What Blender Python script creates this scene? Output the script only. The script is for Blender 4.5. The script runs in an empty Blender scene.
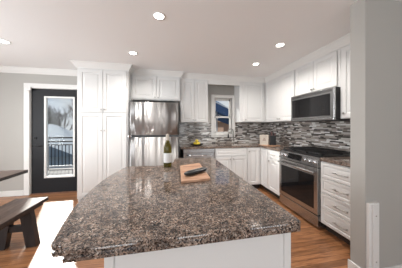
import bpy, bmesh, math, random
from mathutils import Vector, Matrix
random.seed(7)
S = bpy.context.scene
COL = S.collection

# ------------------------------------------------------------------ camera
cam = bpy.data.cameras.new('camera'); camo = bpy.data.objects.new('camera', cam); COL.objects.link(camo)
cam.sensor_width = 36.0; cam.lens = 168.24 * 36 / 402
cam.shift_y = -(134 - 126.8) / 402
cam.clip_start = 0.02
camo.location = (0, 0, 1.3)
camo.rotation_euler = (math.pi / 2, 0, -0.183)
S.camera = camo
# ------------------------------------------------------------------ view, world, sun, fill lamps
S.view_settings.view_transform = 'Standard'; S.view_settings.look = 'None'
S.view_settings.gamma = 1; S.view_settings.exposure = 0.7
try: S.view_settings.use_curve_mapping = False
except Exception: pass
W = bpy.data.worlds.new('sky'); S.world = W; W.use_nodes = True
wn = W.node_tree; bg = wn.nodes['Background']
tc = wn.nodes.new('ShaderNodeTexCoord'); sx = wn.nodes.new('ShaderNodeSeparateXYZ')
cr = wn.nodes.new('ShaderNodeValToRGB'); nz = wn.nodes.new('ShaderNodeTexNoise'); mx = wn.nodes.new('ShaderNodeMix'); mx.data_type = 'RGBA'
cr.color_ramp.elements[0].color = (.80, .86, .93, 1); cr.color_ramp.elements[1].color = (.16, .34, .72, 1)
cr.color_ramp.elements[1].position = .45
nz.inputs['Scale'].default_value = 3.5; nz.inputs['Detail'].default_value = 6
c2 = wn.nodes.new('ShaderNodeValToRGB'); c2.color_ramp.elements[0].position = .48; c2.color_ramp.elements[1].position = .62
wn.links.new(tc.outputs['Generated'], sx.inputs[0]); wn.links.new(sx.outputs['Z'], cr.inputs[0])
wn.links.new(tc.outputs['Generated'], nz.inputs['Vector']); wn.links.new(nz.outputs[0], c2.inputs[0])
wn.links.new(c2.outputs[0], mx.inputs['Factor']); wn.links.new(cr.outputs[0], mx.inputs['A']); mx.inputs['B'].default_value = (.9, .92, .95, 1)
wn.links.new(mx.outputs['Result'], bg.inputs[0]); bg.inputs[1].default_value = 0.5

sun = bpy.data.lights.new('sun', 'SUN'); sun.energy = 4.0; sun.angle = .03; sun.color = (1, .95, .88)
suno = bpy.data.objects.new('sun', sun); COL.objects.link(suno)
suno.rotation_euler = Vector((1.15, -2.3, -1.75)).to_track_quat('-Z', 'Y').to_euler()

def area(name, loc, aim, sx_, sy_, power, color=(1, 1, 1)):
    l = bpy.data.lights.new(name, 'AREA'); l.shape = 'RECTANGLE'; l.size = sx_; l.size_y = sy_
    l.energy = power; l.color = color
    o = bpy.data.objects.new(name, l); COL.objects.link(o); o.location = loc
    o.rotation_euler = Vector(aim).to_track_quat('-Z', 'Y').to_euler()
    return o
# added fill lamps at unseen windows behind the camera and on the dining side
for wx, ww, pw in ((-3.1, 1.0, 26), (-1.02, .75, 19), (.55, .65, 17), (2.4, .95, 18)):
    area('window_daylight', (wx, -2.93, 1.33), (0, 1, 0.5), ww, 1.85, pw, (.93, .97, 1))
area('window_daylight', (-3.93, 1.2, 1.4), (1, 0, 0), 1.6, 1.5, 75, (.93, .97, 1))

# ------------------------------------------------------------------ materials
def mat(name, col, rough=.5, metal=0.0, **kw):
    m = bpy.data.materials.new(name); m.use_nodes = True
    b = m.node_tree.nodes['Principled BSDF']
    b.inputs['Base Color'].default_value = (*col, 1); b.inputs['Roughness'].default_value = rough
    b.inputs['Metallic'].default_value = metal
    for k, v in kw.items(): b.inputs[k.replace('_', ' ')].default_value = v
    return m
def nodes(m):
    nt = m.node_tree; return nt, nt.nodes['Principled BSDF'], (lambda t: nt.nodes.new(t)), nt.links.new
def ramp(n, stops, const=False):
    e = n.color_ramp.elements
    while len(e) > 1: e.remove(e[-1])
    e[0].position = stops[0][0]; e[0].color = (*stops[0][1], 1)
    for p, c in stops[1:]:
        q = e.new(p); q.color = (*c, 1)
    if const: n.color_ramp.interpolation = 'CONSTANT'
def add_noise_bump(m, scale=(300, 300, 300), strength=.05, dist=.001, rough_var=None):
    nt, b, N, L = nodes(m)
    t = N('ShaderNodeTexCoord'); mp = N('ShaderNodeMapping'); mp.inputs['Scale'].default_value = scale
    n = N('ShaderNodeTexNoise'); n.inputs['Scale'].default_value = 1; n.inputs['Detail'].default_value = 2
    bp = N('ShaderNodeBump'); bp.inputs['Strength'].default_value = strength; bp.inputs['Distance'].default_value = dist
    L(t.outputs['Object'], mp.inputs[0]); L(mp.outputs[0], n.inputs['Vector']); L(n.outputs[0], bp.inputs['Height']); L(bp.outputs[0], b.inputs['Normal'])
    return m
M = {}
M['wall'] = add_noise_bump(mat('wall_paint', (.40, .385, .36), .7), strength=.04)
M['ceil'] = add_noise_bump(mat('ceiling_paint', (.88, .875, .87), .8), strength=.03)
M['white'] = add_noise_bump(mat('cabinet_paint', (.66, .655, .645), .38), (60, 60, 60), .02)
M['trim'] = add_noise_bump(mat('trim_paint', (.72, .71, .69), .4), (60, 60, 60), .02)
M['groove'] = mat('carcass_paint', (.62, .60, .57), .5)
M['kick'] = mat('toe_kick_paint', (.035, .025, .02), .6)  # shadow of the recess put into the toe kick colour
M['nickel'] = mat('brushed_nickel', (.45, .43, .41), .28, 1)
M['chrome'] = mat('chrome', (.75, .75, .76), .1, 1)
M['blackmetal'] = mat('black_metal', (.02, .02, .022), .6)
M['doorblack'] = add_noise_bump(mat('door_black_paint', (.010, .010, .012), .5, Specular_IOR_Level=.25), (40, 40, 40), .02)
M['blackplastic'] = mat('black_plastic', (.012, .012, .013), .3)
M['blackglass'] = mat('black_glass', (.008, .008, .009), .04, 0, Specular_IOR_Level=.6)
M['ovenglass'] = mat('oven_glass', (.010, .010, .011), .05, 0, Specular_IOR_Level=.3)
M['castiron'] = add_noise_bump(mat('cast_iron', (.015, .015, .016), .55), strength=.2)
def steel(name, col, rough, wave=0.0):
    m = mat(name, col, rough, 1)
    nt, b, N, L = nodes(m)
    t = N('ShaderNodeTexCoord'); mp = N('ShaderNodeMapping'); mp.inputs['Scale'].default_value = (4, 4, 900)
    n = N('ShaderNodeTexNoise'); n.inputs['Scale'].default_value = 1
    bp = N('ShaderNodeBump'); bp.inputs['Strength'].default_value = .35; bp.inputs['Distance'].default_value = .0006
    L(t.outputs['Object'], mp.inputs[0]); L(mp.outputs[0], n.inputs['Vector']); L(n.outputs[0], bp.inputs['Height'])
    if wave:
        m2 = N('ShaderNodeMapping'); m2.inputs['Scale'].default_value = (9, 9, .25)
        n2 = N('ShaderNodeTexNoise'); n2.inputs['Scale'].default_value = 1; n2.inputs['Detail'].default_value = 1
        b2 = N('ShaderNodeBump'); b2.inputs['Strength'].default_value = 1; b2.inputs['Distance'].default_value = wave
        L(t.outputs['Object'], m2.inputs[0]); L(m2.outputs[0], n2.inputs['Vector']); L(n2.outputs[0], b2.inputs['Height'])
        L(bp.outputs[0], b2.inputs['Normal']); L(b2.outputs[0], b.inputs['Normal'])
    else: L(bp.outputs[0], b.inputs['Normal'])
    return m
M['steel'] = steel('stainless_steel', (.44, .44, .44), .27)
M['fridgesteel'] = mat('stainless_steel_fridge', (.40, .39, .385), .5, 1, Anisotropic=.99)
nt, b, N, L = nodes(M['fridgesteel'])
tg = N('ShaderNodeTangent'); tg.direction_type = 'RADIAL'; tg.axis = 'Z'; L(tg.outputs[0], b.inputs['Tangent'])
b.inputs['Anisotropic Rotation'].default_value = 0.25
t_ = N('ShaderNodeTexCoord'); m2 = N('ShaderNodeMapping'); m2.inputs['Scale'].default_value = (7.5, 0, 0)
n2 = N('ShaderNodeTexNoise'); n2.inputs['Scale'].default_value = 1; n2.inputs['Detail'].default_value = 1
b2 = N('ShaderNodeBump'); b2.inputs['Strength'].default_value = 1; b2.inputs['Distance'].default_value = .04
L(t_.outputs['Object'], m2.inputs[0]); L(m2.outputs[0], n2.inputs['Vector']); L(n2.outputs[0], b2.inputs['Height']); L(b2.outputs[0], b.inputs['Normal'])
M['darksteel'] = mat('fridge_side_grey', (.06, .06, .065), .5, .3)

def granite(name, gloss):
    m = mat(name, (.3, .25, .2), gloss); nt, b, N, L = nodes(m)
    t = N('ShaderNodeTexCoord')
    n0 = N('ShaderNodeTexNoise'); n0.inputs['Scale'].default_value = 60; n0.inputs['Detail'].default_value = 3
    mxv = N('ShaderNodeMix'); mxv.data_type = 'VECTOR'; mxv.inputs['Factor'].default_value = .012
    L(t.outputs['Object'], n0.inputs['Vector']); L(t.outputs['Object'], mxv.inputs['A']); L(n0.outputs['Color'], mxv.inputs['B'])
    v = N('ShaderNodeTexVoronoi'); v.inputs['Scale'].default_value = 240
    L(mxv.outputs['Result'], v.inputs['Vector'])
    sp = N('ShaderNodeSeparateColor'); L(v.outputs['Color'], sp.inputs[0])
    r = N('ShaderNodeValToRGB')
    ramp(r, [(0, (.010, .009, .009)), (.20, (.06, .046, .04)), (.33, (.17, .125, .10)), (.54, (.25, .185, .15)), (.72, (.15, .13, .115)), (.82, (.33, .27, .23)), (.95, (.44, .39, .35))], True)
    L(sp.outputs[0], r.inputs[0])
    n1 = N('ShaderNodeTexNoise'); n1.inputs['Scale'].default_value = 26; n1.inputs['Detail'].default_value = 5
    L(t.outputs['Object'], n1.inputs['Vector'])
    r1 = N('ShaderNodeValToRGB'); ramp(r1, [(.36, (.55, .54, .55)), (.5, (.9, .87, .85)), (.64, (1.2, 1.13, 1.07))])
    L(n1.outputs[0], r1.inputs[0])
    mul = N('ShaderNodeMix'); mul.data_type = 'RGBA'; mul.blend_type = 'MULTIPLY'; mul.inputs['Factor'].default_value = 1
    L(r.outputs[0], mul.inputs['A']); L(r1.outputs[0], mul.inputs['B'])
    L(mul.outputs['Result'], b.inputs['Base Color'])
    return m
M['granite'] = granite('polished_brown_granite', .07)

def mosaic(name, axis):
    m = mat(name, (.3, .3, .3), .18); nt, b, N, L = nodes(m)
    t = N('ShaderNodeTexCoord'); s = N('ShaderNodeSeparateXYZ'); L(t.outputs['Object'], s.inputs[0])
    def mth(op, a, bb=None):
        n = N('ShaderNodeMath'); n.operation = op
        for i, q in enumerate((a, bb)):
            if q is None: continue
            if isinstance(q, (int, float)): n.inputs[i].default_value = q
            else: L(q, n.inputs[i])
        return n.outputs[0]
    H = .020
    zr = mth('DIVIDE', s.outputs['Z'], H); row = mth('FLOOR', zr); fz = mth('SUBTRACT', zr, row)
    wn_ = N('ShaderNodeTexWhiteNoise'); wn_.noise_dimensions = '1D'; L(row, wn_.inputs['W'])
    u = mth('ADD', mth('DIVIDE', s.outputs[axis], .10), mth('MULTIPLY', wn_.outputs['Value'], 9.0))
    # warp so the tile lengths differ
    u2 = mth('ADD', u, mth('MULTIPLY', mth('SINE', mth('MULTIPLY', u, 2.6)), .28))
    colid = mth('FLOOR', u2); fu = mth('SUBTRACT', u2, colid)
    cv = N('ShaderNodeCombineXYZ'); L(colid, cv.inputs[0]); L(row, cv.inputs[1])
    w2 = N('ShaderNodeTexWhiteNoise'); w2.noise_dimensions = '2D'; L(cv.outputs[0], w2.inputs['Vector'])
    r = N('ShaderNodeValToRGB')
    ramp(r, [(0, (.05, .045, .042)), (.15, (.14, .12, .11)), (.29, (.27, .235, .21)), (.46, (.40, .36, .33)), (.66, (.54, .51, .48)), (.82, (.80, .79, .77))], True)
    L(w2.outputs['Value'], r.inputs[0])
    e1 = mth('MINIMUM', fz, mth('SUBTRACT', 1.0, fz)); g1 = mth('LESS_THAN', e1, .055)
    e2 = mth('MINIMUM', fu, mth('SUBTRACT', 1.0, fu)); g2 = mth('LESS_THAN', e2, .012)
    g = mth('MAXIMUM', g1, g2)
    mixc = N('ShaderNodeMix'); mixc.data_type = 'RGBA'; L(g, mixc.inputs['Factor']); L(r.outputs[0], mixc.inputs['A']); mixc.inputs['B'].default_value = (.34, .32, .30, 1)
    L(mixc.outputs['Result'], b.inputs['Base Color'])
    bp = N('ShaderNodeBump'); bp.inputs['Strength'].default_value = .4; bp.inputs['Distance'].default_value = .002
    L(mth('SUBTRACT', 1.0, g), bp.inputs['Height']); L(bp.outputs[0], b.inputs['Normal'])
    return m
M['tile_x'] = mosaic('glass_mosaic_back', 'X'); M['tile_y'] = mosaic('glass_mosaic_right', 'Y')

def wood(name, c1, c2, plank=None, rough=.3, gscale=(3, 30, 30), length=1.1):
    m = mat(name, c1, rough); nt, b, N, L = nodes(m)
    t = N('ShaderNodeTexCoord')
    mp = N('ShaderNodeMapping'); mp.inputs['Scale'].default_value = gscale; L(t.outputs['Object'], mp.inputs[0])
    n = N('ShaderNodeTexNoise'); n.inputs['Scale'].default_value = 1; n.inputs['Detail'].default_value = 6; n.inputs['Distortion'].default_value = .6
    L(mp.outputs[0], n.inputs['Vector'])
    r = N('ShaderNodeValToRGB'); ramp(r, [(.32, c2), (.62, c1)]); L(n.outputs[0], r.inputs[0]); out = r.outputs[0]
    if plank:
        bt = N('ShaderNodeTexBrick'); bt.inputs['Scale'].default_value = 1; bt.inputs['Brick Width'].default_value = length; bt.inputs['Row Height'].default_value = plank
        bt.inputs['Mortar Size'].default_value = .0016; bt.offset = .37; bt.offset_frequency = 3
        bt.inputs['Color1'].default_value = (.62, .60, .58, 1); bt.inputs['Color2'].default_value = (1.25, 1.22, 1.18, 1); bt.inputs['Mortar'].default_value = (.25, .2, .18, 1)
        L(t.outputs['Object'], bt.inputs['Vector'])
        mm = N('ShaderNodeMix'); mm.data_type = 'RGBA'; mm.blend_type = 'MULTIPLY'; mm.inputs['Factor'].default_value = 1
        L(out, mm.inputs['A']); L(bt.outputs['Color'], mm.inputs['B']); out = mm.outputs['Result']
    L(out, b.inputs['Base Color'])
    return m
M['floor'] = wood('oak_floor', (.38, .18, .083), (.20, .083, .036), plank=.057, rough=.3, gscale=(5, 45, 45))
M['bench'] = wood('rustic_table_wood', (.13, .088, .07), (.06, .04, .033), rough=.38, gscale=(40, 4, 40))
M['benchdark'] = wood('dark_stained_wood', (.028, .021, .02), (.014, .011, .011), rough=.5, gscale=(30, 30, 3))
M['board'] = wood('acacia_board', (.52, .32, .21), (.32, .15, .08), rough=.45, gscale=(8, 60, 60))
M['brownwood'] = wood('brown_door_wood', (.25, .12, .07), (.15, .06, .035), rough=.4, gscale=(30, 30, 3))
M['deck'] = wood('grey_deck', (.22, .20, .19), (.16, .145, .135), plank=.14, rough=.7, gscale=(3, 30, 30), length=3)
M['bulb'] = mat('lamp_glow', (1, 1, 1), .5); M['bulb'].node_tree.nodes['Principled BSDF'].inputs['Emission Color'].default_value = (1, .96, .9, 1)
M['bulb'].node_tree.nodes['Principled BSDF'].inputs['Emission Strength'].default_value = 9
M['yellow'] = add_noise_bump(mat('fruit_skin', (.80, .60, .06), .4), strength=.2)
M['darkbowl'] = mat('dark_ceramic', (.03, .025, .025), .25)
M['paper'] = mat('print_cream', (.50, .45, .39), .6)
M['cream'] = mat('cream_paint', (.55, .49, .42), .5)
M['red'] = mat('knife_handle_brown', (.12, .05, .045), .4)
M['plate'] = mat('outlet_plate', (.62, .58, .56), .4)
# window glass: clear, lets light through without caustic noise
m = bpy.data.materials.new('window_glass'); m.use_nodes = True; nt = m.node_tree; nt.nodes.clear()
o_ = nt.nodes.new('ShaderNodeOutputMaterial'); tr = nt.nodes.new('ShaderNodeBsdfTransparent'); gl = nt.nodes.new('ShaderNodeBsdfGlossy'); gl.inputs['Roughness'].default_value = .02
fr = nt.nodes.new('ShaderNodeFresnel'); fr.inputs[0].default_value = 1.12; ms = nt.nodes.new('ShaderNodeMixShader'); tr.inputs[0].default_value = (.95, .97, .97, 1)
nt.links.new(fr.outputs[0], ms.inputs[0]); nt.links.new(tr.outputs[0], ms.inputs[1]); nt.links.new(gl.outputs[0], ms.inputs[2]); nt.links.new(ms.outputs[0], o_.inputs[0])
M['glass'] = m
M['bottleglass'] = mat('olive_glass', (.15, .12, .012), .05, 0, Transmission_Weight=.75, IOR=1.3)

# ------------------------------------------------------------------ mesh helpers
class MB:
    def __init__(s): s.v = []; s.f = []; s.smooth = []
    def add(s, vs, fs, sm=False):
        k = len(s.v); s.v += [tuple(p) for p in vs]
        for f in fs: s.f.append(tuple(i + k for i in f)); s.smooth.append(sm)
        return s
    def box(s, x0, x1, y0, y1, z0, z1, bev=0.0):
        if x1 < x0: x0, x1 = x1, x0
        if y1 < y0: y0, y1 = y1, y0
        if bev <= 0:
            vs = [(x, y, z) for x in (x0, x1) for y in (y0, y1) for z in (z0, z1)]
            return s.add(vs, [(0, 1, 3, 2), (4, 6, 7, 5), (0, 4, 5, 1), (2, 3, 7, 6), (0, 2, 6, 4), (1, 5, 7, 3)])
        b = bmesh.new(); bmesh.ops.create_cube(b, size=1)
        for v in b.verts: v.co = Vector(((x0 + x1) / 2 + v.co.x * (x1 - x0), (y0 + y1) / 2 + v.co.y * (y1 - y0), (z0 + z1) / 2 + v.co.z * (z1 - z0)))
        bmesh.ops.bevel(b, geom=b.edges[:], offset=bev, segments=2, affect='EDGES', profile=.5)
        return s.bm(b)
    def bm(s, b, sm=False, mx=None):
        b.verts.index_update()
        s.add([(mx @ v.co if mx else v.co) for v in b.verts], [[v.index for v in f.verts] for f in b.faces], sm); b.free(); return s
    def ring(s, rings, closed=True, caps=True, sm=True):
        n = len(rings[0]); vs = [p for r in rings for p in r]; fs = []
        for i in range(len(rings) - 1):
            for j in range(n if closed else n - 1):
                a = i * n + j; b = i * n + (j + 1) % n
                fs.append((a, b, b + n, a + n))
        s.add(vs, fs, sm)
        if caps:
            s.add(rings[0], [tuple(range(n))[::-1]]); s.add(rings[-1], [tuple(range(n))])
        return s
    def cyl(s, p0, p1, r, n=16, r1=None, sm=True):
        p0, p1 = Vector(p0), Vector(p1); d = (p1 - p0).normalized(); a = d.orthogonal().normalized(); b = d.cross(a)
        r1 = r if r1 is None else r1
        return s.ring([[p + (a * math.cos(t) + b * math.sin(t)) * q for t in [2 * math.pi * k / n for k in range(n)]] for p, q in ((p0, r), (p1, r1))], sm=sm)
    def tube(s, pts, r, n=10):
        pts = [Vector(p) for p in pts]; rings = []; a = None
        for i, p in enumerate(pts):
            d = (pts[min(i + 1, len(pts) - 1)] - pts[max(i - 1, 0)]).normalized()
            a = d.orthogonal().normalized() if a is None else (a - d * a.dot(d)).normalized()
            b = d.cross(a); rr = r[i] if isinstance(r, (list, tuple)) else r
            rings.append([p + (a * math.cos(t) + b * math.sin(t)) * rr for t in [2 * math.pi * k / n for k in range(n)]])
        return s.ring(rings)
    def lathe(s, prof, c=(0, 0, 0), n=28):
        c = Vector(c)
        return s.ring([[c + Vector((r * math.cos(t), r * math.sin(t), z)) for t in [2 * math.pi * k / n for k in range(n)]] for r, z in prof])
    def prism(s, poly, z0, z1, sm=False):
        n = len(poly)
        s.add([(x, y, z0) for x, y in poly] + [(x, y, z1) for x, y in poly], [tuple(range(n))[::-1], tuple(range(n, 2 * n))])
        s.add([(x, y, z0) for x, y in poly] + [(x, y, z1) for x, y in poly], [(j, (j + 1) % n, n + (j + 1) % n, n + j) for j in range(n)], sm)
        return s
    def rects(s, x0, x1, z0, z1, steps, yb):
        """panelled front facing -y: nested rectangles (inset, y); closed with sides back to yb"""
        loops = [(0, yb)] + steps; rings = []
        for ins, y in loops: rings.append([(x0 + ins, y, z0 + ins), (x1 - ins, y, z0 + ins), (x1 - ins, y, z1 - ins), (x0 + ins, y, z1 - ins)])
        return s.ring(rings, sm=False)
    def build(s, name, m, parent=None):
        me = bpy.data.meshes.new(name); me.from_pydata(s.v, [], s.f); me.validate()
        b = bmesh.new(); b.from_mesh(me); bmesh.ops.remove_doubles(b, verts=b.verts, dist=1e-6); bmesh.ops.recalc_face_normals(b, faces=b.faces); b.to_mesh(me); b.free()
        if len(s.smooth) == len(me.polygons):
            for p, q in zip(me.polygons, s.smooth): p.use_smooth = q
        me.materials.append(M[m] if isinstance(m, str) else m)
        o = bpy.data.objects.new(name, me); COL.objects.link(o)
        if parent: o.parent = parent
        return o
def tag(o, label=None, cat=None, group=None, kind=None):
    for k, v in (('label', label), ('category', cat), ('group', group), ('kind', kind)):
        if v: o[k] = v
    return o
def thing(name, loc, label, cat, rz=0, group=None):
    o = bpy.data.objects.new(name, None); COL.objects.link(o); o.location = loc; o.rotation_euler = (0, 0, rz)
    return tag(o, label, cat, group)
def struct(o): o['kind'] = 'structure'; return o
def copy_tree(o, parent=None):
    c = o.copy(); COL.objects.link(c); c.parent = parent
    for ch in [q for q in bpy.data.objects if q.parent == o]: copy_tree(ch, c)
    return c

ZC = 2.41; YB = 3.86; YD = 3.75; XR = 2.5
# ------------------------------------------------------------------ room shell
struct(MB().box(-4, 4.2, -3, YB + .12, -.12, 0).build('floor', 'floor'))
struct(MB().box(-4.1, 4.2, -3.1, YB + .12, ZC, ZC + .1).build('ceiling', 'ceil'))
w = MB()   # kitchen back wall with window hole
WX0, WX1, WZ0, WZ1 = 1.03, 1.475, 1.12, 1.985
w.box(-1.5, WX0, YB, YB + .12, 0, ZC).box(WX1, XR + .1, YB, YB + .12, 0, ZC).box(WX0, WX1, YB, YB + .12, 0, WZ0).box(WX0, WX1, YB, YB + .12, WZ1, ZC)
struct(w.build('wall_back', 'wall'))
w = MB()
DX0, DX1, DZ1 = -2.635, -1.80, 2.05
w.box(-4.1, DX0, YD, YD + .12, 0, ZC).box(DX1, -1.5, YD, YD + .12, 0, ZC).box(DX0, DX1, YD, YD + .12, DZ1, ZC)
struct(w.build('wall_dining', 'wall'))
struct(MB().box(XR, XR + .1, 1.262, YB, 0, ZC).build('wall_right', 'wall'))
struct(MB().box(1.62, 4.2, 1.142, 1.262, 0, ZC).build('wall_end', 'wall'))
w = MB().box(-4.1, -4, -3.1, .4, 0, ZC).box(-4.1, -4, 2.0, YD, 0, ZC).box(-4.1, -4, .4, 2.0, 0, .6).box(-4.1, -4, .4, 2.0, 2.2, ZC)
struct(w.build('wall_left', 'wall'))
struct(MB().box(4.1, 4.2, -3, 1.142, 0, ZC).build('wall_far_right', 'wall'))
w = MB(); xs = [(-3.65, -2.55), (-1.42, -.60), (.18, .92), (1.9, 2.9)]; px = -4.0
for a, b in xs: w.box(px, a, -3.1, -3, 0, ZC); w.box(a, b, -3.1, -3, 0, .35); w.box(a, b, -3.1, -3, 2.3, ZC); px = b
w.box(px, 4.2, -3.1, -3, 0, ZC)
struct(w.build('wall_front', 'wall'))

# mosaic backsplash skins
w = MB(); y0 = YB - .01
w.box(.17, .957, y0, YB - .0005, .914, 1.40).box(1.548, XR - .01, y0, YB - .0005, .914, 1.40).box(.957, 1.548, y0, YB - .0005, .914, 1.054)
struct(w.build('wall_tile_back', 'tile_x'))
w = MB(); w.box(XR - .01, XR - .0005, 1.263, YB - .0105, .914, 1.40)
struct(w.build('wall_tile_right', 'tile_y'))

# crown moulding swept along walls and cabinet fronts
def crown(path, name):
    prof = [(0, -.10), (.012, -.10), (.014, -.085), (.028, -.07), (.055, -.03), (.062, -.018), (.075, -.012), (.075, 0), (0, 0)]
    P = [Vector(p) for p in path]; rings = []
    for i, p in enumerate(P):
        ds = []
        if i > 0: ds.append((P[i] - P[i - 1]).normalized())
        if i < len(P) - 1: ds.append((P[i + 1] - P[i]).normalized())
        ns = [Vector((d.y, -d.x)) for d in ds]     # room side is to the right of travel
        n = sum(ns, Vector((0, 0))); k = n / (n.dot(ns[0]))
        rings.append([(p.x + k.x * a, p.y + k.y * a, ZC - .0005 + b) for a, b in prof])
    struct(MB().ring(rings, sm=False).build(name, 'trim'))
crown([(-4, YD), (-1.567, YD), (-1.567, 3.23), (-.735, 3.23), (-.735, 3.47), (.215, 3.47), (.215, 3.54), (2.166, 3.54), (2.166, 1.263)], 'trim_1')
# valance board over the window
struct(MB().box(.812, 1.528, 3.54, 3.56, 2.22, ZC - .002).build('trim_2', 'trim'))
# baseboards
struct(MB().box(-4, -2.72, YD - .014, YD - .0005, 0, .10, .003).build('baseboard_back', 'trim'))
w = MB().box(1.606, 1.6195, 1.128, 1.276, 0, .085, .003).box(1.606, 4.1, 1.128, 1.1415, 0, .085, .003)
struct(w.build('baseboard_end', 'trim'))

# ------------------------------------------------------------------ kitchen window
win = struct(MB().box(WX0, WX0 + .018, YB + .03, YB + .10, WZ0, WZ1).box(WX1 - .018, WX1, YB + .03, YB + .10, WZ0, WZ1).box(WX0, WX1, YB + .03, YB + .10, WZ1 - .018, WZ1).box(WX0, WX1, YB + .03, YB + .10, WZ0, WZ0 + .018).build('window_1', 'trim'))
w = MB()
for (a, b, c, d) in ((.957, WX0, 1.054, 2.058), (WX1, 1.548, 1.054, 2.058), (WX0, WX1, WZ1, 2.058), (WX0, WX1, 1.054, WZ0)): w.box(a, b, YB - .022, YB + .03, c, d, .003)
w.build('casing', 'trim', win)
MB().box(.95, 1.555, YB - .04, YB + .03, 1.108, 1.126, .004).build('sill', 'trim', win)
def sash(z0, z1, y):
    s_ = MB(); a, b = WX0 + .018, WX1 - .018
    s_.box(a, a + .035, y, y + .025, z0, z1).box(b - .035, b, y, y + .025, z0, z1).box(a, b, y, y + .025, z0, z0 + .04).box(a, b, y, y + .025, z1 - .035, z1)
    o = s_.build('sash', 'trim', win); MB().box(a + .03, b - .03, y + .01, y + .014, z0 + .03, z1 - .03).build('pane', 'glass', o)
sash(WZ0 + .018, 1.55, YB + .035); sash(1.515, WZ1 - .018, YB + .065)

# ------------------------------------------------------------------ black glazed exterior door
d = struct(MB().box(DX0, DX0 + .012, YD, YD + .12, 0, DZ1).box(DX1 - .012, DX1, YD, YD + .12, 0, DZ1).box(DX0, DX1, YD, YD + .12, DZ1 - .012, DZ1).build('door_1', 'trim'))
w = MB()
for (a, b, z1_) in ((-2.715, DX0 + .008, 2.12), (DX1 - .008, -1.72, 2.12)): w.box(a, b, YD - .018, YD - .0005, 0, z1_, .003)
w.box(-2.715, -1.72, YD - .02, YD - .0005, DZ1 - .008, 2.13, .003)
w.build('casing', 'trim', d)
gx0, gx1, gz0, gz1 = -2.395, -1.885, .31, 1.885
w = MB(); X0, X1 = DX0 + .014, DX1 - .014
for a, b, c, e in ((X0, gx0, .012, 2.035), (gx1, X1, .012, 2.035), (gx0, gx1, .012, gz0), (gx0, gx1, gz1, 2.035)): w.box(a, b, YD + .03, YD + .072, c, e)
leaf = w.build('door_leaf', 'doorblack', d)
w = MB()
for a, b, c, e in ((gx0 - .012, gx0 + .02, gz0 - .012, gz1 + .012), (gx1 - .02, gx1 + .012, gz0 - .012, gz1 + .012), (gx0 + .02, gx1 - .02, gz0 - .012, gz0 + .02), (gx0 + .02, gx1 - .02, gz1 - .02, gz1 + .012)): w.box(a, b, YD + .022, YD + .08, c, e, .004)
w.build('glazing_bead', 'trim', leaf)
MB().box(gx0 + .015, gx1 - .015, YD + .048, YD + .054, gz0 + .015, gz1 - .015).build('pane', 'glass', leaf)
hx = X0 + .06
w = MB().cyl((hx, YD + .03, .93), (hx, YD + .022, .93), .03, 20).cyl((hx, YD + .03, .93), (hx, YD - .01, .93), .011).tube([(hx, YD - .012, .93), (hx + .05, YD - .016, .93), (hx + .11, YD - .014, .93)], .009)
w.build('handle', 'blackmetal', leaf)
MB().cyl((hx, YD + .03, 1.08), (hx, YD + .012, 1.08), .028, 20).box(hx - .006, hx + .006, YD - .004, YD + .012, 1.062, 1.098).build('deadbolt', 'blackmetal', leaf)
MB().box(X0, X1, YD + .0, YD + .12, .0005, .012).build('threshold', 'brownwood', d)
tag(MB().box(-2.66, -2.585, YD - .045, YD - .0205, 1.985, 2.06, .004).build('alarm_sensor', 'trim'), 'small white sensor box at the upper left corner of the black door', 'sensor')

# unseen windows added for fill and fridge streaks, behind camera and dining side
for i, (a, b) in enumerate(xs):
    w = MB().box(a, a + .05, -3.08, -3.0, .35, 2.3).box(b - .05, b, -3.08, -3.0, .35, 2.3).box(a, b, -3.08, -3.0, .35, .41).box(a, b, -3.08, -3.0, 2.24, 2.3).box(a, b, -3.07, -3.02, 1.3, 1.35)
    f = struct(w.build('window_%d' % (i + 2), 'trim')); MB().box(a + .04, b - .04, -3.05, -3.045, .4, 2.25).build('pane', 'glass', f)
w = MB().box(-4.08, -4, .4, .45, .6, 2.2).box(-4.08, -4, 1.95, 2.0, .6, 2.2).box(-4.08, -4, .4, 2.0, .6, .65).box(-4.08, -4, .4, 2.0, 2.15, 2.2).box(-4.08, -4, 1.17, 1.22, .6, 2.2)
f = struct(w.build('window_6', 'trim')); MB().box(-4.05, -4.045, .44, 1.96, .64, 2.16).build('pane', 'glass', f)
# unseen brown doors added behind the camera to give the fridge brown streaks
for k, (a, b) in enumerate(((-2.3, -1.55), (-.40, .10))):
    struct(MB().box(a, b, -2.999, -2.955, .01, 2.2, .005).build('door_%d' % (k + 2), 'brownwood'))

# ------------------------------------------------------------------ cabinets
FR = [(0, -.019), (.002, -.021), (.052, -.021), (.058, -.013), (.072, -.013), (.092, -.0185)]
FR_S = [(0, -.019), (.002, -.021), (.03, -.021), (.034, -.015), (.042, -.015), (.052, -.019)]
def front(name, x0, x1, z0, z1, parent, small=False):
    g = .0015
    w_ = min(x1 - x0, z1 - z0)
    return MB().rects(x0 + g, x1 - g, z0 + g, z1 - g, FR_S if (small or w_ < .22) else FR, -.0005).build(name, 'white', parent)
def knob(x, z, parent):
    b = MB().cyl((x, -.021, z), (x, -.034, z), .006, 12).cyl((x, -.034, z), (x, -.044, z), .014, 16, .010)
    return b.build('knob', 'nickel', parent)
def pull(x, z, parent, L=.13):
    b = MB().tube([(x - L / 2, -.046, z), (x, -.049, z), (x + L / 2, -.046, z)], .005, 8)
    for q in (-1, 1): b.cyl((x + q * L * .38, -.019, z), (x + q * L * .38, -.047, z), .0045, 8)
    return b.build('handle', 'nickel', parent)
def cabinet(name, loc, rz, w_, dep, z0, z1, label, cat, kick=False, group=None):
    t = thing(name, loc, label, cat, rz, group)
    b = MB().box(.0005, w_ - .0005, 0, dep, z0 + (.10 if kick else 0), z1)
    b.build('body', 'white', t)
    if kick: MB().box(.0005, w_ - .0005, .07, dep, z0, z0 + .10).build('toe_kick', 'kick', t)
    return t
R90 = -math.pi / 2
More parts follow.
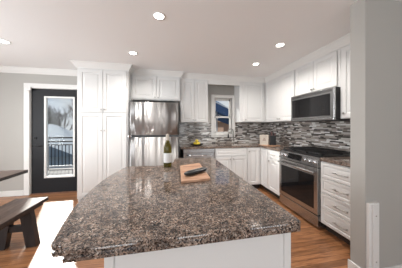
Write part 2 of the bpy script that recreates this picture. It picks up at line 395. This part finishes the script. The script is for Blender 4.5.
# tall pantry cabinet
t = cabinet('tall_cabinet', (-1.567, 3.23, 0), 0, .832, .515, .06, 2.315, 'tall white pantry cabinet with four raised panel doors left of the fridge', 'cabinet')
MB().box(0.0, .832, .03, .5, 0, .06).build('plinth', 'white', t)
for a, b, kx in ((.03, .411, .385), (.414, .802, .44)):
    q = front('door', a, b, 1.555, 2.295, t); knob(kx, 1.605, q)
    q = front('door', a, b, .10, 1.54, t); knob(kx, 1.235, q)
# cabinet above the fridge
t = cabinet('wall_cabinet', (-.735, 3.47, 0), 0, .95, .385, 1.832, 2.315, 'short white two-door wall cabinet directly above the stainless fridge', 'cabinet', group=None)
for a, b, kx in ((.02, .475, .445), (.478, .935, .508)):
    q = front('door', a, b, 1.85, 2.295, t); knob(kx, 1.885, q)
# uppers left of the window
t = cabinet('wall_cabinet', (.216, 3.54, 0), 0, .594, .315, 1.392, 2.315, 'white two-door wall cabinet between the fridge and the kitchen window', 'cabinet')
for a, b, kx in ((.01, .296, .27), (.298, .584, .325)):
    q = front('door', a, b, 1.40, 2.295, t); knob(kx, 1.445, q)
# upper right of window, in the corner
t = cabinet('wall_cabinet', (1.53, 3.54, 0), 0, .965, .315, 1.405, 2.315, 'white corner wall cabinet right of the kitchen window', 'cabinet')
q = front('door', .10, .58, 1.415, 2.295, t); knob(.135, 1.46, q)
# right run uppers
t = cabinet('wall_cabinet', (2.166, 3.538, 0), R90, .936, .332, 1.405, 2.315, 'white two-door wall cabinet between the far corner and the microwave', 'cabinet')
for a, b, kx in ((.05, .51, .48), (.513, .926, .545)):
    q = front('door', a, b, 1.415, 2.295, t); knob(kx, 1.46, q)
t = cabinet('wall_cabinet', (2.166, 2.60, 0), R90, .79, .332, 1.822, 2.315, 'short white two-door wall cabinet directly above the microwave', 'cabinet')
for a, b, kx in ((.03, .39, .365), (.395, .76, .42)):
    q = front('door', a, b, 1.835, 2.295, t); knob(kx, 1.87, q)
t = cabinet('wall_cabinet', (2.166, 1.808, 0), R90, .544, .332, 1.405, 2.315, 'white wall cabinet right of the microwave, partly behind the grey wall end', 'cabinet')
q = front('door', .03, .52, 1.415, 2.295, t); knob(.06, 1.47, q)

# base cabinets, back run
t = cabinet('base_cabinet', (.885, 3.23, 0), 0, .67, .625, 0, .874, 'white sink base cabinet with two doors below the window, right of the dishwasher', 'cabinet', True)
q = front('drawer_front', .01, .66, .715, .862, t, True)
for a, b, kx in ((.01, .335, .305), (.338, .66, .37)):
    q = front('door', a, b, .115, .70, t); knob(kx, .655, q)
t = cabinet('base_cabinet', (1.556, 3.23, 0), 0, .3125, .625, 0, .874, 'narrow white single-door base cabinet between the sink base and the inner corner', 'cabinet', True)
q = front('door', .01, .275, .115, .862, t); knob(.04, .80, q)
# right run
t = cabinet('base_cabinet', (1.87, 3.23, 0), R90, .28, .615, 0, .874, 'white corner base cabinet with one tall door under the knife block', 'cabinet', True)
q = front('door', .03, .275, .115, .862, t)
t = cabinet('base_cabinet', (1.87, 2.949, 0), R90, .37, .615, 0, .874, 'white base cabinet with one drawer over one door left of the range', 'cabinet', True)
q = front('drawer', .01, .36, .715, .862, t, True); pull(.185, .79, q, .12)
q = front('door', .01, .36, .115, .70, t); knob(.05, .655, q)
t = cabinet('base_cabinet', (1.87, 1.803, 0), R90, .54, .615, 0, .874, 'white base cabinet with four drawers right of the range', 'cabinet', True)
for k in range(4):
    z = .115 + k * .187
    q = front('drawer', .01, .53, z, z + .184, t, True); pull(.27, z + .095, q, .17)

# worktops
w = MB().prism([(.19, 3.205), (1.845, 3.205), (1.845, 2.576), (XR - .011, 2.576), (XR - .011, YB - .011), (.19, YB - .011)], .8745, .914)
tag(w.build('worktop', 'granite'), 'dark granite L-shaped worktop along the back wall, reaching the range', 'countertop')
tag(MB().box(1.845, XR - .011, 1.263, 1.802, .8745, .914, .003).build('worktop', 'granite'), 'short dark granite worktop over the four-drawer cabinet right of the range', 'countertop')

# dishwasher
t = thing('dishwasher', (.255, 3.225, 0), 'stainless steel dishwasher right of the fridge under the back worktop', 'dishwasher')
MB().box(0, .62, .02, .58, .10, .873).build('body', 'darksteel', t)
MB().box(.003, .617, -.012, .0195, .11, .79, .004).build('door', 'steel', t)
MB().box(.003, .617, -.012, .0195, .793, .868, .004).build('control_panel', 'steel', t)
b = MB().tube([(.06, -.045, .755), (.31, -.055, .755), (.56, -.045, .755)], .011)
for x in (.09, .53): b.cyl((x, -.012, .755), (x, -.047, .755), .008)
b.build('handle', 'chrome', t)
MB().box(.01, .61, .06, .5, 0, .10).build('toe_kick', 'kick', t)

# ------------------------------------------------------------------ refrigerator
FX0, FX1, FY = -.70, .168, 3.05
t = thing('refrigerator', ((FX0 + FX1) / 2, FY, 0), 'tall stainless steel refrigerator with a dark seam between its two doors', 'refrigerator')
hw = (FX1 - FX0) / 2
MB().box(-hw + .005, hw - .005, .08, .75, .03, 1.735).build('body', 'darksteel', t)
def fdoor(z0, z1, name):
    n = 28; pts = []
    for k in range(n + 1):
        u = -1 + 2 * k / n; e = max(0, (abs(u) - .955) / .045)
        pts.append((u * hw, .02 * u * u + .028 * (1 - math.sqrt(max(0, 1 - e * e)))))
    pts += [(hw, .075), (-hw, .075)]
    o = MB().prism(pts, z0, z1, True).build(name, 'fridgesteel', t)
    for p in o.data.polygons:
        if abs(p.normal.z) > .5 or p.normal.y > .5: p.use_smooth = False
    return o
lo = fdoor(.075, 1.118, 'fridge_door'); up = fdoor(1.155, 1.732, 'freezer_door')
MB().box(-hw + .01, hw - .01, .035, .078, 1.1185, 1.1545).build('seam_grip', 'blackplastic', t)
MB().box(-hw + .02, hw - .02, .07, .2, .0, .07).build('kick_grille', 'blackplastic', t)
MB().box(-hw + .002, -hw + .05, -.006, .03, 1.12, 1.153, .004).build('hinge', 'chrome', t)
for x in (-hw + .06, hw - .06): MB().cyl((x, .6, 0), (x, .6, .04), .02).build('foot', 'blackplastic', t)

# ------------------------------------------------------------------ range (local frame: x towards camera, front at y=0 facing the aisle)
RW = .762
t = thing('range', (1.842, 2.570, 0), 'stainless steel slide-in gas range with five knobs and black oven glass', 'oven', R90)
MB().box(.002, RW - .002, .03, .64, .02, .895).build('body', 'steel', t)
MB().box(.004, RW - .004, -.012, .0295, .03, .172, .004).build('drawer', 'steel', t)
# oven door
dd = MB().box(.004, RW - .004, -.018, .0295, .182, .775, .005).build('oven_door', 'steel', t)
MB().box(.06, RW - .06, -.0195, -.0178, .245, .675).build('oven_window', 'ovenglass', dd)
b = MB().tube([(.035, -.058, .722), (RW / 2, -.064, .722), (RW - .035, -.058, .722)], .013, 12)
for x in (.06, RW - .06): b.box(x - .012, x + .012, -.056, -.016, .708, .736, .003)
b.build('handle', 'steel', dd)
# sloped control panel
poly = [(-.022, .785), (.03, .785), (.03, .908), (.016, .908)]
b = MB(); b.add([(x, y, z) for x in (.002, RW - .002) for y, z in poly], [(0, 1, 2, 3), (7, 6, 5, 4)] + [(i, (i + 1) % 4, 4 + (i + 1) % 4, 4 + i) for i in range(4)])
cp = b.build('control_panel', 'steel', t)
nrm = Vector((0, -.123, .038)).normalized(); upv = Vector((0, .038, .123)).normalized(); base = Vector((0, -.022, .785))
def onp(x, s_, o_=0): return Vector((x, 0, 0)) + base + upv * s_ + nrm * o_
b = MB(); q = [(x, s_, o) for o in (-.0005, .0018) for x, s_ in ((.20, .028), (.475, .028), (.475, .108), (.20, .108))]
b.add([onp(*k) for k in q], [(0, 1, 2, 3)[::-1], (4, 5, 6, 7), (0, 1, 5, 4), (1, 2, 6, 5), (2, 3, 7, 6), (3, 0, 4, 7)]); b.build('display', 'blackglass', cp)
for x in (.065, .145, .54, .62, .70):
    k = MB().cyl(onp(x, .066), onp(x, .066, .012), .029, 22, .027).cyl(onp(x, .066, .012), onp(x, .066, .038), .022, 22, .019)
    k.build('knob', 'chrome', cp)
    
# cooktop and grates
ct = MB().box(-.004, RW + .004, .017, .64, .9085, .922, .003).build('cooktop', 'blackplastic', t)
for k in range(3):
    x0 = .02 + k * .243; x1 = x0 + .236; b = MB()
    for x in (x0, x1 - .012): b.box(x, x + .012, .06, .60, .945, .957, .002)
    for y in (.06, .32, .588): b.box(x0, x1, y, y + .012, .945, .957, .002)
    for x in (x0 + .075, x0 + .15): b.box(x, x + .01, .06, .60, .947, .959, .002)
    for x in (x0 + .002, x1 - .014):
        for y in (.062, .586): b.box(x, x + .012, y, y + .012, .921, .946)
    b.build('grate', 'castiron', t)
for x, y in ((.14, .17), (.14, .47), (.62, .17), (.62, .47), (.38, .33)):
    MB().cyl((x, y, .921), (x, y, .934), .045, 20, .04).cyl((x, y, .934), (x, y, .942), .032, 20).build('burner', 'castiron', t)

# ------------------------------------------------------------------ over-the-range microwave
t = thing('microwave', (2.073, 2.592, 1.392), 'stainless over-the-range microwave with dark glass door under the short cabinet', 'microwave', R90)
MH = .425; MWW = .78
MB().box(0, MWW, .03, .415, 0, MH - .001).build('body', 'blackplastic', t)
md = MB().box(0, MWW, 0, .0298, .028, MH - .002, .004).build('door', 'steel', t)
MB().box(.03, .725, -.0018, .0002, .058, MH - .075).build('glass', 'blackglass', md)
MB().box(0, MWW, -.012, .05, 0, .026, .006).build('lower_vent', 'steel', t)
b = MB()
for k in range(10): b.box(.6 + (k % 2) * .03, .616 + (k % 2) * .03, -.0025, -.0016, .085 + (k // 2) * .028, .101 + (k // 2) * .028)
b.build('keypad', 'blackplastic', md)
b = MB()
for k in range(4): b.box(.03, .75, -.0008, .0006, MH - .05 + k * .009, MH - .046 + k * .009)
b.build('top_vent', 'blackplastic', md)
MB().box(.1, .68, .08, .36, -.006, -.0005).build('filter', 'darksteel', t)

# ------------------------------------------------------------------ island
def catmull(P, n=6):
    out = []
    for i in range(len(P) - 1):
        p0 = P[max(i - 1, 0)]; p1 = P[i]; p2 = P[i + 1]; p3 = P[min(i + 2, len(P) - 1)]
        for k in range(n):
            t_ = k / n
            out.append(tuple(.5 * (2 * p1[j] + (-p0[j] + p2[j]) * t_ + (2 * p0[j] - 5 * p1[j] + 4 * p2[j] - p3[j]) * t_ ** 2 + (-p0[j] + 3 * p1[j] - 3 * p2[j] + p3[j]) * t_ ** 3) for j in (0, 1)))
    out.append(P[-1]); return out
left = catmull([(-.405, 1.735), (-.425, 1.70), (-.445, 1.60), (-.468, 1.45), (-.480, 1.285), (-.474, 1.09), (-.458, .93), (-.425, .775), (-.395, .665)], 4)
notch = catmull([(-.388, .640), (-.372, .624), (-.350, .622), (-.336, .614), (-.334, .600)], 3) + [(-.326, .590)]
outline = left + notch + [(.520, .597), (.532, .609), (.542, 2.065), (.53, 2.082)] + catmull([(.10, 2.09), (.065, 2.075), (.05, 2.0), (.04, 1.90), (.0, 1.79), (-.05, 1.735), (-.12, 1.725)], 4) + [(-.39, 1.745)]
t = thing('kitchen_island', (0, 1.3, 0), 'large kitchen island with polished brown speckled granite top and white base', 'kitchen island')
outl = [(x, y - 1.3) for x, y in outline]
def inset_poly(poly, d_):
    n = len(poly); out = []
    ar = sum(poly[i][0] * poly[(i + 1) % n][1] - poly[(i + 1) % n][0] * poly[i][1] for i in range(n))
    sg = 1 if ar > 0 else -1
    for i in range(n):
        a, b_, c_ = Vector(poly[i - 1]), Vector(poly[i]), Vector(poly[(i + 1) % n])
        d1 = (b_ - a).normalized(); d2 = (c_ - b_).normalized(); n1 = Vector((-d1.y, d1.x)) * sg; n2 = Vector((-d2.y, d2.x)) * sg
        m_ = n1 + n2; m_ = m_ / max(m_.dot(n1), .35); out.append(tuple(b_ + m_ * d_))
    return out
rings = []
for ins, z in ((.004, .874), (0, .877), (0, .889), (.003, .892), (.0045, .895), (.0, .899), (0, .908), (.0015, .912), (.005, .914)):
    rings.append([(x, y, z) for x, y in inset_poly(outl, ins)])
MB().ring(rings, sm=False).build('granite_top', 'granite', t)
bx0, bx1, by0, by1 = -.225, .508, .635 - 1.3, 1.70 - 1.3
b = MB().box(bx0 + .006, bx1 - .006, by0 + .006, by1 - .006, .0, .8735)
b.build('base', 'white', t)
for a, c_ in ((bx0, bx0 + .032), (bx1 - .032, bx1)):
    for e, g in ((by0, by0 + .03), (by1 - .03, by1)): MB().box(a, c_, e, g, 0, .8735, .002).build('corner_trim', 'white', t)
MB().box(bx0 - .008, bx1 + .008, by0 - .008, by1 + .008, 0, .09, .003).build('base_moulding', 'white', t)

# ------------------------------------------------------------------ on the island
t = thing('wine_bottle', (-.022, 1.66, .914), 'olive green wine bottle with white label standing on the island', 'bottle')
prof = [(.0, .0), (.034, 0), (.0375, .004), (.0375, .17), (.036, .19), (.028, .215), (.018, .24), (.0145, .262), (.0145, .285), (0, .285)]
MB().lathe(prof, n=32).build('glass_body', 'bottleglass', t)
MB().lathe([(.0155, .245), (.0152, .285), (.0162, .29), (.0162, .314), (.0, .316)], n=24).build('capsule', 'paper', t)
n = 20; ri = []
for z in (.045, .135): ri.append([(.0381 * math.cos(a), .0381 * math.sin(a), z) for a in [-.2 * math.pi - 2.2 + 2.6 * k / n for k in range(n + 1)]])
MB().ring(ri, closed=False, caps=False).build('label', 'white', t)

t = thing('cutting_board', (.19, 1.40, .914), 'rectangular wooden cutting board lying on the granite island', 'cutting board', 0)
o = MB()
poly = [(-.115, -.26), (.088, -.228), (.10, -.21), (.108, .28), (.095, .295), (-.083, .215), (-.094, .2)]
rr = [[(x, y, z) for x, y in inset_poly(poly, i_)] for i_, z in ((.003, 0), (0, .003), (0, .015), (.003, .018))]
MB().ring(rr, sm=False).build('board', 'board', t)
MB().box(-.07, .085, .15, .158, .0178, .0186).build('juice_groove', 'red', t)
# black case resting on the board
t = thing('knife_case', (.205, 1.31, .9322), 'black elongated rounded case lying across the wooden cutting board', 'case', .62)
n = 20; rg = []
for k in range(n + 1):
    u = -1 + 2 * k / n; r = (1 - abs(u) ** 3.2) ** .5 * (.93 - .12 * u)
    r = max(r, .02); rg.append([(u * .125, r * .034 * math.cos(a), .0185 + r * .0185 * math.sin(a)) for a in [2 * math.pi * j / 18 for j in range(18)]])
MB().ring(rg).build('shell', 'blackplastic', t)
MB().box(-.07, .08, -.006, .006, .0345, .038, .002).build('ridge', 'chrome', t)

# ------------------------------------------------------------------ on the back worktop
t = thing('faucet', (1.455, 3.72, .914), 'metal gooseneck faucet standing below the window', 'faucet', -1.2)
MB().cyl((0, 0, 0), (0, 0, .05), .024, 20, .018).build('base', 'nickel', t)
pts = [(0, 0, .04), (0, 0, .26)] + [(-.0, -.075 + .075 * math.cos(a), .26 + .085 * math.sin(a)) for a in [math.pi * k / 12 for k in range(1, 13)]] + [(0, -.15, .22)]
MB().tube(pts, .011, 12).build('spout', 'nickel', t)
MB().cyl((0, -.15, .225), (0, -.15, .13), .016, 14, .019).build('spray_head', 'blackmetal', t)
MB().cyl((.02, 0, .06), (.06, 0, .10), .007, 10).build('lever', 'nickel', t)
# fruit bowl
t = tag(MB().lathe([(0, 0), (.07, 0), (.075, .004), (.125, .012), (.14, .032), (.134, .032), (.118, .016), (.07, .009), (0, .009)], (0, 0, 0), 28).build('bowl', 'darkbowl'), 'shallow dark bowl of yellow fruit on the back worktop', 'bowl')
t.location = (.555, 3.48, .9141)
def lemon():
    pr = [(0.001, -.042), (.006, -.037), (.017, -.03), (.026, -.015), (.029, 0), (.026, .015), (.017, .03), (.006, .037), (.001, .042)]
    return MB().lathe(pr, n=16).build('lemon', 'yellow')
for k, (x, y, z, lab) in enumerate(((-.045, .0, .0405, 'yellow lemon at the left in the dark bowl'), (.045, .0, .0405, 'yellow lemon at the right in the dark bowl'), (.0, -.07, .0415, 'yellow lemon nearest the camera in the dark bowl'), (.0, .0, .093, 'yellow lemon topmost of the pile in the dark bowl'))):
    if k == 0: L0 = lemon(); o = L0
    else: o = L0.copy(); COL.objects.link(o)
    tag(o, lab, 'fruit', 'lemons in the dark bowl'); o.location = (.555 + x, 3.48 + y, .9141 + z)
    o.rotation_euler = (1.5708, 0, [.05, .0, 1.57, .9][k])
# wooden tray, framed print, knife block
tag(MB().box(1.87, 2.17, 3.02, 3.32, .9141, .93, .003).build('tray', 'board'), 'flat wooden tray in the worktop corner under the print and knife block', 'tray').location = (0, 0, 0)
t = thing('framed_print', (1.925, 3.20, .9305), 'small cream framed print leaning on the corner of the back worktop', 'picture', -.35)
b = MB()
for a, c_, e, g in ((-.085, -.068, 0, .205), (.068, .085, 0, .205), (-.068, .068, 0, .017), (-.068, .068, .188, .205)): b.box(a, c_, -.009, .009, e, g)
b.build('frame', 'cream', t); MB().box(-.068, .068, -.004, .006, .017, .188).build('print', 'paper', t)
b = MB()
for k in range(3): b.box(-.03 + .008 * k, .035 - .006 * k, -.0048, -.0041, .085 + .022 * k, .094 + .022 * k)
b.build('print_mark', 'red', t)
t = thing('knife_block', (2.055, 3.11, .9305), 'black knife block with brown handled knives beside the framed print', 'knife block', -.35)
b = MB(); b.box(-.06, .06, -.05, .05, 0, .19, .006); b.build('block', 'blackplastic', t)
for k in range(7):
    x = -.045 + .03 * (k % 4); y = -.02 + .035 * (k // 4)
    MB().box(x - .009, x + .009, y - .008, y + .008, .188, .25 + .012 * ((k * 5) % 3), .003).build('knife_handle', 'red' if k % 2 else 'blackplastic', t)
# outlets on the tiles
t = thing('wall_outlet', (1.68, YB - .0102, 1.14), 'grey outlet plate on the mosaic tiles right of the window', 'outlet')
MB().box(-.058, .058, -.006, 0, 0, .115, .002).build('plate', 'plate', t)
for x in (-.028, .028): MB().box(x - .014, x + .014, -.0085, -.0055, .028, .088, .001).build('socket', 'plate', t)

# ------------------------------------------------------------------ recessed ceiling lights
labs = ['recessed ceiling light nearest the camera, above the island', 'recessed ceiling light above the fridge and pantry aisle', 'recessed ceiling light on the right, in front of the microwave cabinets', 'recessed ceiling light farthest right at the back, near the corner cabinets', 'recessed ceiling light in the dining area at the left']
first = None
for k, (x, y) in enumerate(((-.107, 1.734), (-.545, 2.674), (1.47, 2.05), (1.497, 2.747), (-2.12, 2.618))):
    if first is None:
        first = thing('recessed_light', (x, y, ZC), labs[0], 'ceiling light', 0, 'recessed ceiling lights')
        MB().ring([[(r * math.cos(a), r * math.sin(a), z) for a in [2 * math.pi * j / 32 for j in range(32)]] for r, z in ((.064, -.0005), (.062, -.005), (.050, -.005), (.046, -.0006))], caps=False).build('trim_ring', 'trim', first)
        MB().cyl((0, 0, -.003), (0, 0, -.0005), .046, 32).build('lens', 'bulb', first)
        o = first
    else:
        o = copy_tree(first); o['label'] = labs[k]; o.location = (x, y, ZC)
    l = bpy.data.lights.new('downlight', 'AREA'); l.shape = 'DISK'; l.size = .12; l.energy = 7; l.color = (1, .96, .91); l.spread = 2.6
    lo_ = bpy.data.objects.new('downlight', l); COL.objects.link(lo_); lo_.location = (x, y, ZC - .012)

# ------------------------------------------------------------------ gate post board on the grey wall end
t = thing('mounting_board', (1.68, 1.1415, 0), 'white vertical wooden gate mounting board screwed to the grey wall end', 'board')
MB().box(-.053, .053, -.024, -.0, .086, .662, .003).build('backing', 'trim', t)
MB().box(-.03, .03, -.036, -.024, .086, .655, .003).build('rail', 'trim', t)
for z in (.18, .56): MB().cyl((0, -.036, z), (0, -.039, z), .006, 12).build('screw', 'nickel', t)

# ------------------------------------------------------------------ dining table and bench at the left
t = thing('dining_table', (-2.24, 1.6, 0), 'brown wooden dining table edge reaching in at the left before the door', 'table')
MB().box(-.45, .45, -1.0, .93, .712, .7445, .003).build('table_frame', 'benchdark', t); MB().box(-.45, .45, -1.0, .93, .745, .75, .001).build('table_top', 'bench', t)
for x in (-.33, .33):
    for y in (-.85, .60): MB().box(x - .04, x + .04, y - .04, y + .04, 0, .7115, .004).build('leg', 'benchdark', t)
MB().box(-.33, .33, -.80, .56, .64, .711).build('apron', 'benchdark', t)
t = thing('bench', (-1.62, 1.63, 0), 'dark wooden trestle bench with brown plank seat at the lower left', 'bench')
MB().box(-.17, .17, -.75, .72, .4152, .4445, .003).build('seat_edge', 'benchdark', t); MB().box(-.168, .168, -.748, .718, .445, .45, .001).build('seat', 'bench', t)
MB().box(-.15, .15, -.7, .66, .385, .4148).build('seat_frame', 'benchdark', t)
def slant(x0, x1, w0, w1, z0, z1, y0, y1):
    b_ = MB(); vs = [(x, y, z) for (xc, wd, z) in ((x0, w0, z0), (x1, w1, z1)) for x, y in ((xc - wd, y0), (xc + wd, y0), (xc + wd, y1), (xc - wd, y1))]
    return b_.add(vs, [(0, 1, 2, 3)[::-1], (4, 5, 6, 7), (0, 1, 5, 4), (1, 2, 6, 5), (2, 3, 7, 6), (3, 0, 4, 7)])
for y in (-.62, .49):
    for s_ in (-1, 1): slant(s_ * .145, s_ * .085, .05, .05, 0, .385, y, y + .06).build('leg', 'benchdark', t)
    MB().box(-.09, .09, y + .01, y + .05, .17, .235).build('cross_bar', 'benchdark', t)

# ------------------------------------------------------------------ outside
GZ = -2.8
struct(MB().box(-40, 40, 4.2, 90, GZ - .1, GZ).build('ground', mat('winter_grass', (.17, .16, .12), .9)))
struct(MB().box(-5.2, -.6, YD + .125, 6.25, -.12, -.05).build('deck_floor', 'deck'))
t = thing('deck_railing', (-2.9, 6.12, -.05), 'white post deck railing with dark top rail outside the door', 'railing')
for x in (-2.2, -.95, .1, .75, 1.6): MB().box(x - .055, x + .055, -.055, .055, 0, .98, .006).build('post', 'trim', t)
MB().box(-2.3, 2.3, -.045, .045, .86, .90, .004).build('top_rail', 'blackmetal', t)
MB().box(-2.3, 2.3, -.02, .02, .76, .79).build('middle_rail', 'blackmetal', t)
MB().box(-2.3, 2.3, -.03, .03, .06, .11).build('bottom_rail', 'trim', t)
b = MB()
for k in range(46): b.box(-2.3 + k * .1 - .008, -2.3 + k * .1 + .008, -.008, .008, .10, .77)
b.build('balusters', 'blackmetal', t); 
t = thing('stair_railing', (-3.4, 7.9, -2.8), 'white railing with dark rail further out beyond the deck', 'railing')
for x in (-2.0, -.4, 1.2): MB().box(x - .06, x + .06, -.06, .06, 0, 3.75, .006).build('post', 'trim', t)
MB().box(-2.2, 1.6, -.05, .05, 3.62, 3.68, .004).build('top_rail', 'blackmetal', t)
def house(name, x, y, w_, dp, zt, zr, wallm, roofm, label, rz=0, gable='x'):
    t = thing(name, (x, y, GZ), label, 'house', rz)
    MB().box(-w_ / 2, w_ / 2, -dp / 2, dp / 2, 0, zt - GZ).build('walls', wallm, t)
    e = .3; a = zt - GZ; r = zr - GZ
    if gable == 'x':   # ridge runs along x
        b = MB().add([(-w_/2-e, -dp/2-e, a-.05), (w_/2+e, -dp/2-e, a-.05), (w_/2+e, 0, r), (-w_/2-e, 0, r), (-w_/2-e, dp/2+e, a-.05), (w_/2+e, dp/2+e, a-.05)], [(0, 1, 2, 3), (3, 2, 5, 4), (0, 3, 4), (1, 5, 2), (0, 4, 5, 1)])
    else:
        b = MB().add([(-w_/2-e, -dp/2-e, a-.05), (0, -dp/2-e, r), (w_/2+e, -dp/2-e, a-.05), (-w_/2-e, dp/2+e, a-.05), (0, dp/2+e, r), (w_/2+e, dp/2+e, a-.05)], [(0, 1, 4, 3), (1, 2, 5, 4), (0, 2, 1), (3, 4, 5), (0, 3, 5, 2)])
    b.build('roof', roofm, t); return t
mg = mat('pale_siding', (.36, .41, .45), .8); mr = mat('grey_shingle', (.24, .28, .31), .85)
mb_ = mat('blue_shingle', (.045, .075, .15), .8); mbr = mat('tan_brick', (.34, .20, .13), .85); mw = mat('white_siding', (.75, .76, .78), .7)
t = house('house', -11.6, 16.5, 9, 7, -.7, 1.55, mg, mr, 'pale grey house with grey roof seen through the door glass', .1, 'y')
for x in (-2.2, .2, 2.4): MB().box(x - .4, x + .4, -3.53, -3.49, .9, 2.2).build('window', 'trim', t)
# neighbour seen through the kitchen window
t = house('house', 6.75, 15.5, 5, 5, 1.75, 2.6, mbr, mbr, 'tan brick house seen through the lower kitchen window pane', 0, 'x')
for x in (-1.5, .0, 1.5): MB().box(x - .35, x + .35, -2.53, -2.49, 2.4, 3.3).build('window', mw, t)
# dark blue roof of the awning close to the window
t = thing('patio_umbrella', (2.35, 8.25, GZ), 'tilted dark blue umbrella canopy with white edge outside the upper window pane', 'umbrella')
n = 8; top = Vector((0, 0, 0)); pts = [Vector((1.6 * math.cos(2 * math.pi * (k + .5) / n), 1.3 * math.sin(2 * math.pi * (k + .5) / n), -.38)) for k in range(n)]
b = MB().add([top] + pts + [p + Vector((0, 0, -.34)) for p in pts], [(0, 1 + k, 1 + (k + 1) % n) for k in range(n)] + [(1 + k, 1 + n + k, 1 + n + (k + 1) % n, 1 + (k + 1) % n) for k in range(n)])
cn = b.build('canopy', mat('navy_canvas', (.05, .09, .18), .8), t); cn.location = (0, 0, 2.60 - GZ); cn.rotation_euler = (0, .42, 0)
b = MB()
for k in range(n): b.cyl(pts[k], pts[(k + 1) % n], .02, 6)
b.build('white_edge', 'trim', cn); MB().cyl((0, 0, 0), (0, 0, 2.58 - GZ), .03, 12).build('pole', 'trim', t)
# bare trees
bark = add_noise_bump(mat('bark', (.20, .165, .145), .9), (20, 20, 20), .5, .01)
def tree(x, y, h_, seed, lab, spread=.55):
    rnd = random.Random(seed); mb = MB()
    t_ = thing('bare_tree', (x, y, GZ), lab, 'tree', 0, 'bare trees behind the deck')
    def br(p, d_, L_, r, lev):
        q = p + d_ * L_; mb2 = trunk if lev == 0 else mb
        mb2.ring([[c_ + (a * math.cos(k * 2.094) + b_ * math.sin(k * 2.094)) * rr for k in range(3)] for c_, rr, a, b_ in ((p, r, d_.orthogonal().normalized(), d_.cross(d_.orthogonal().normalized())), (q, r * .62, d_.orthogonal().normalized(), d_.cross(d_.orthogonal().normalized())))], caps=False)
        if lev >= 5: return
        for k in range(3 if lev else 5):
            ax = Vector((rnd.uniform(-1, 1), rnd.uniform(-1, 1), rnd.uniform(-.3, .6)))
            nd = (d_ + ax * spread * (1 + .2 * lev)).normalized(); f_ = 1 if k == 0 else rnd.uniform(.45, .95)
            br(p + d_ * L_ * f_, nd, L_ * rnd.uniform(.55, .8), max(r * .6, .017), lev + 1)
    trunk = MB(); br(Vector((0, 0, 0)), Vector((0, 0, 1)), h_ * .36, h_ * .02, 0)
    trunk.build('trunk', bark, t_); mb.build('branches', bark, t_)
for x, y, h_, sd, lab in ((-12.6, 22.5, 7.2, 1, 'bare tree nearest behind the pale grey house'), (-17.6, 28, 8.4, 2, 'bare tree behind the grey house, leftmost in the door glass'), (-16.0, 34.5, 9.2, 3, 'bare tree farthest right in the door glass'),
                        (-24.2, 40, 10.5, 4, 'tall bare tree farthest back in the door glass'), (9.0, 29, 7.5, 6, 'bare tree seen low in the kitchen window')):
    tree(x, y, h_, sd, lab, .42)
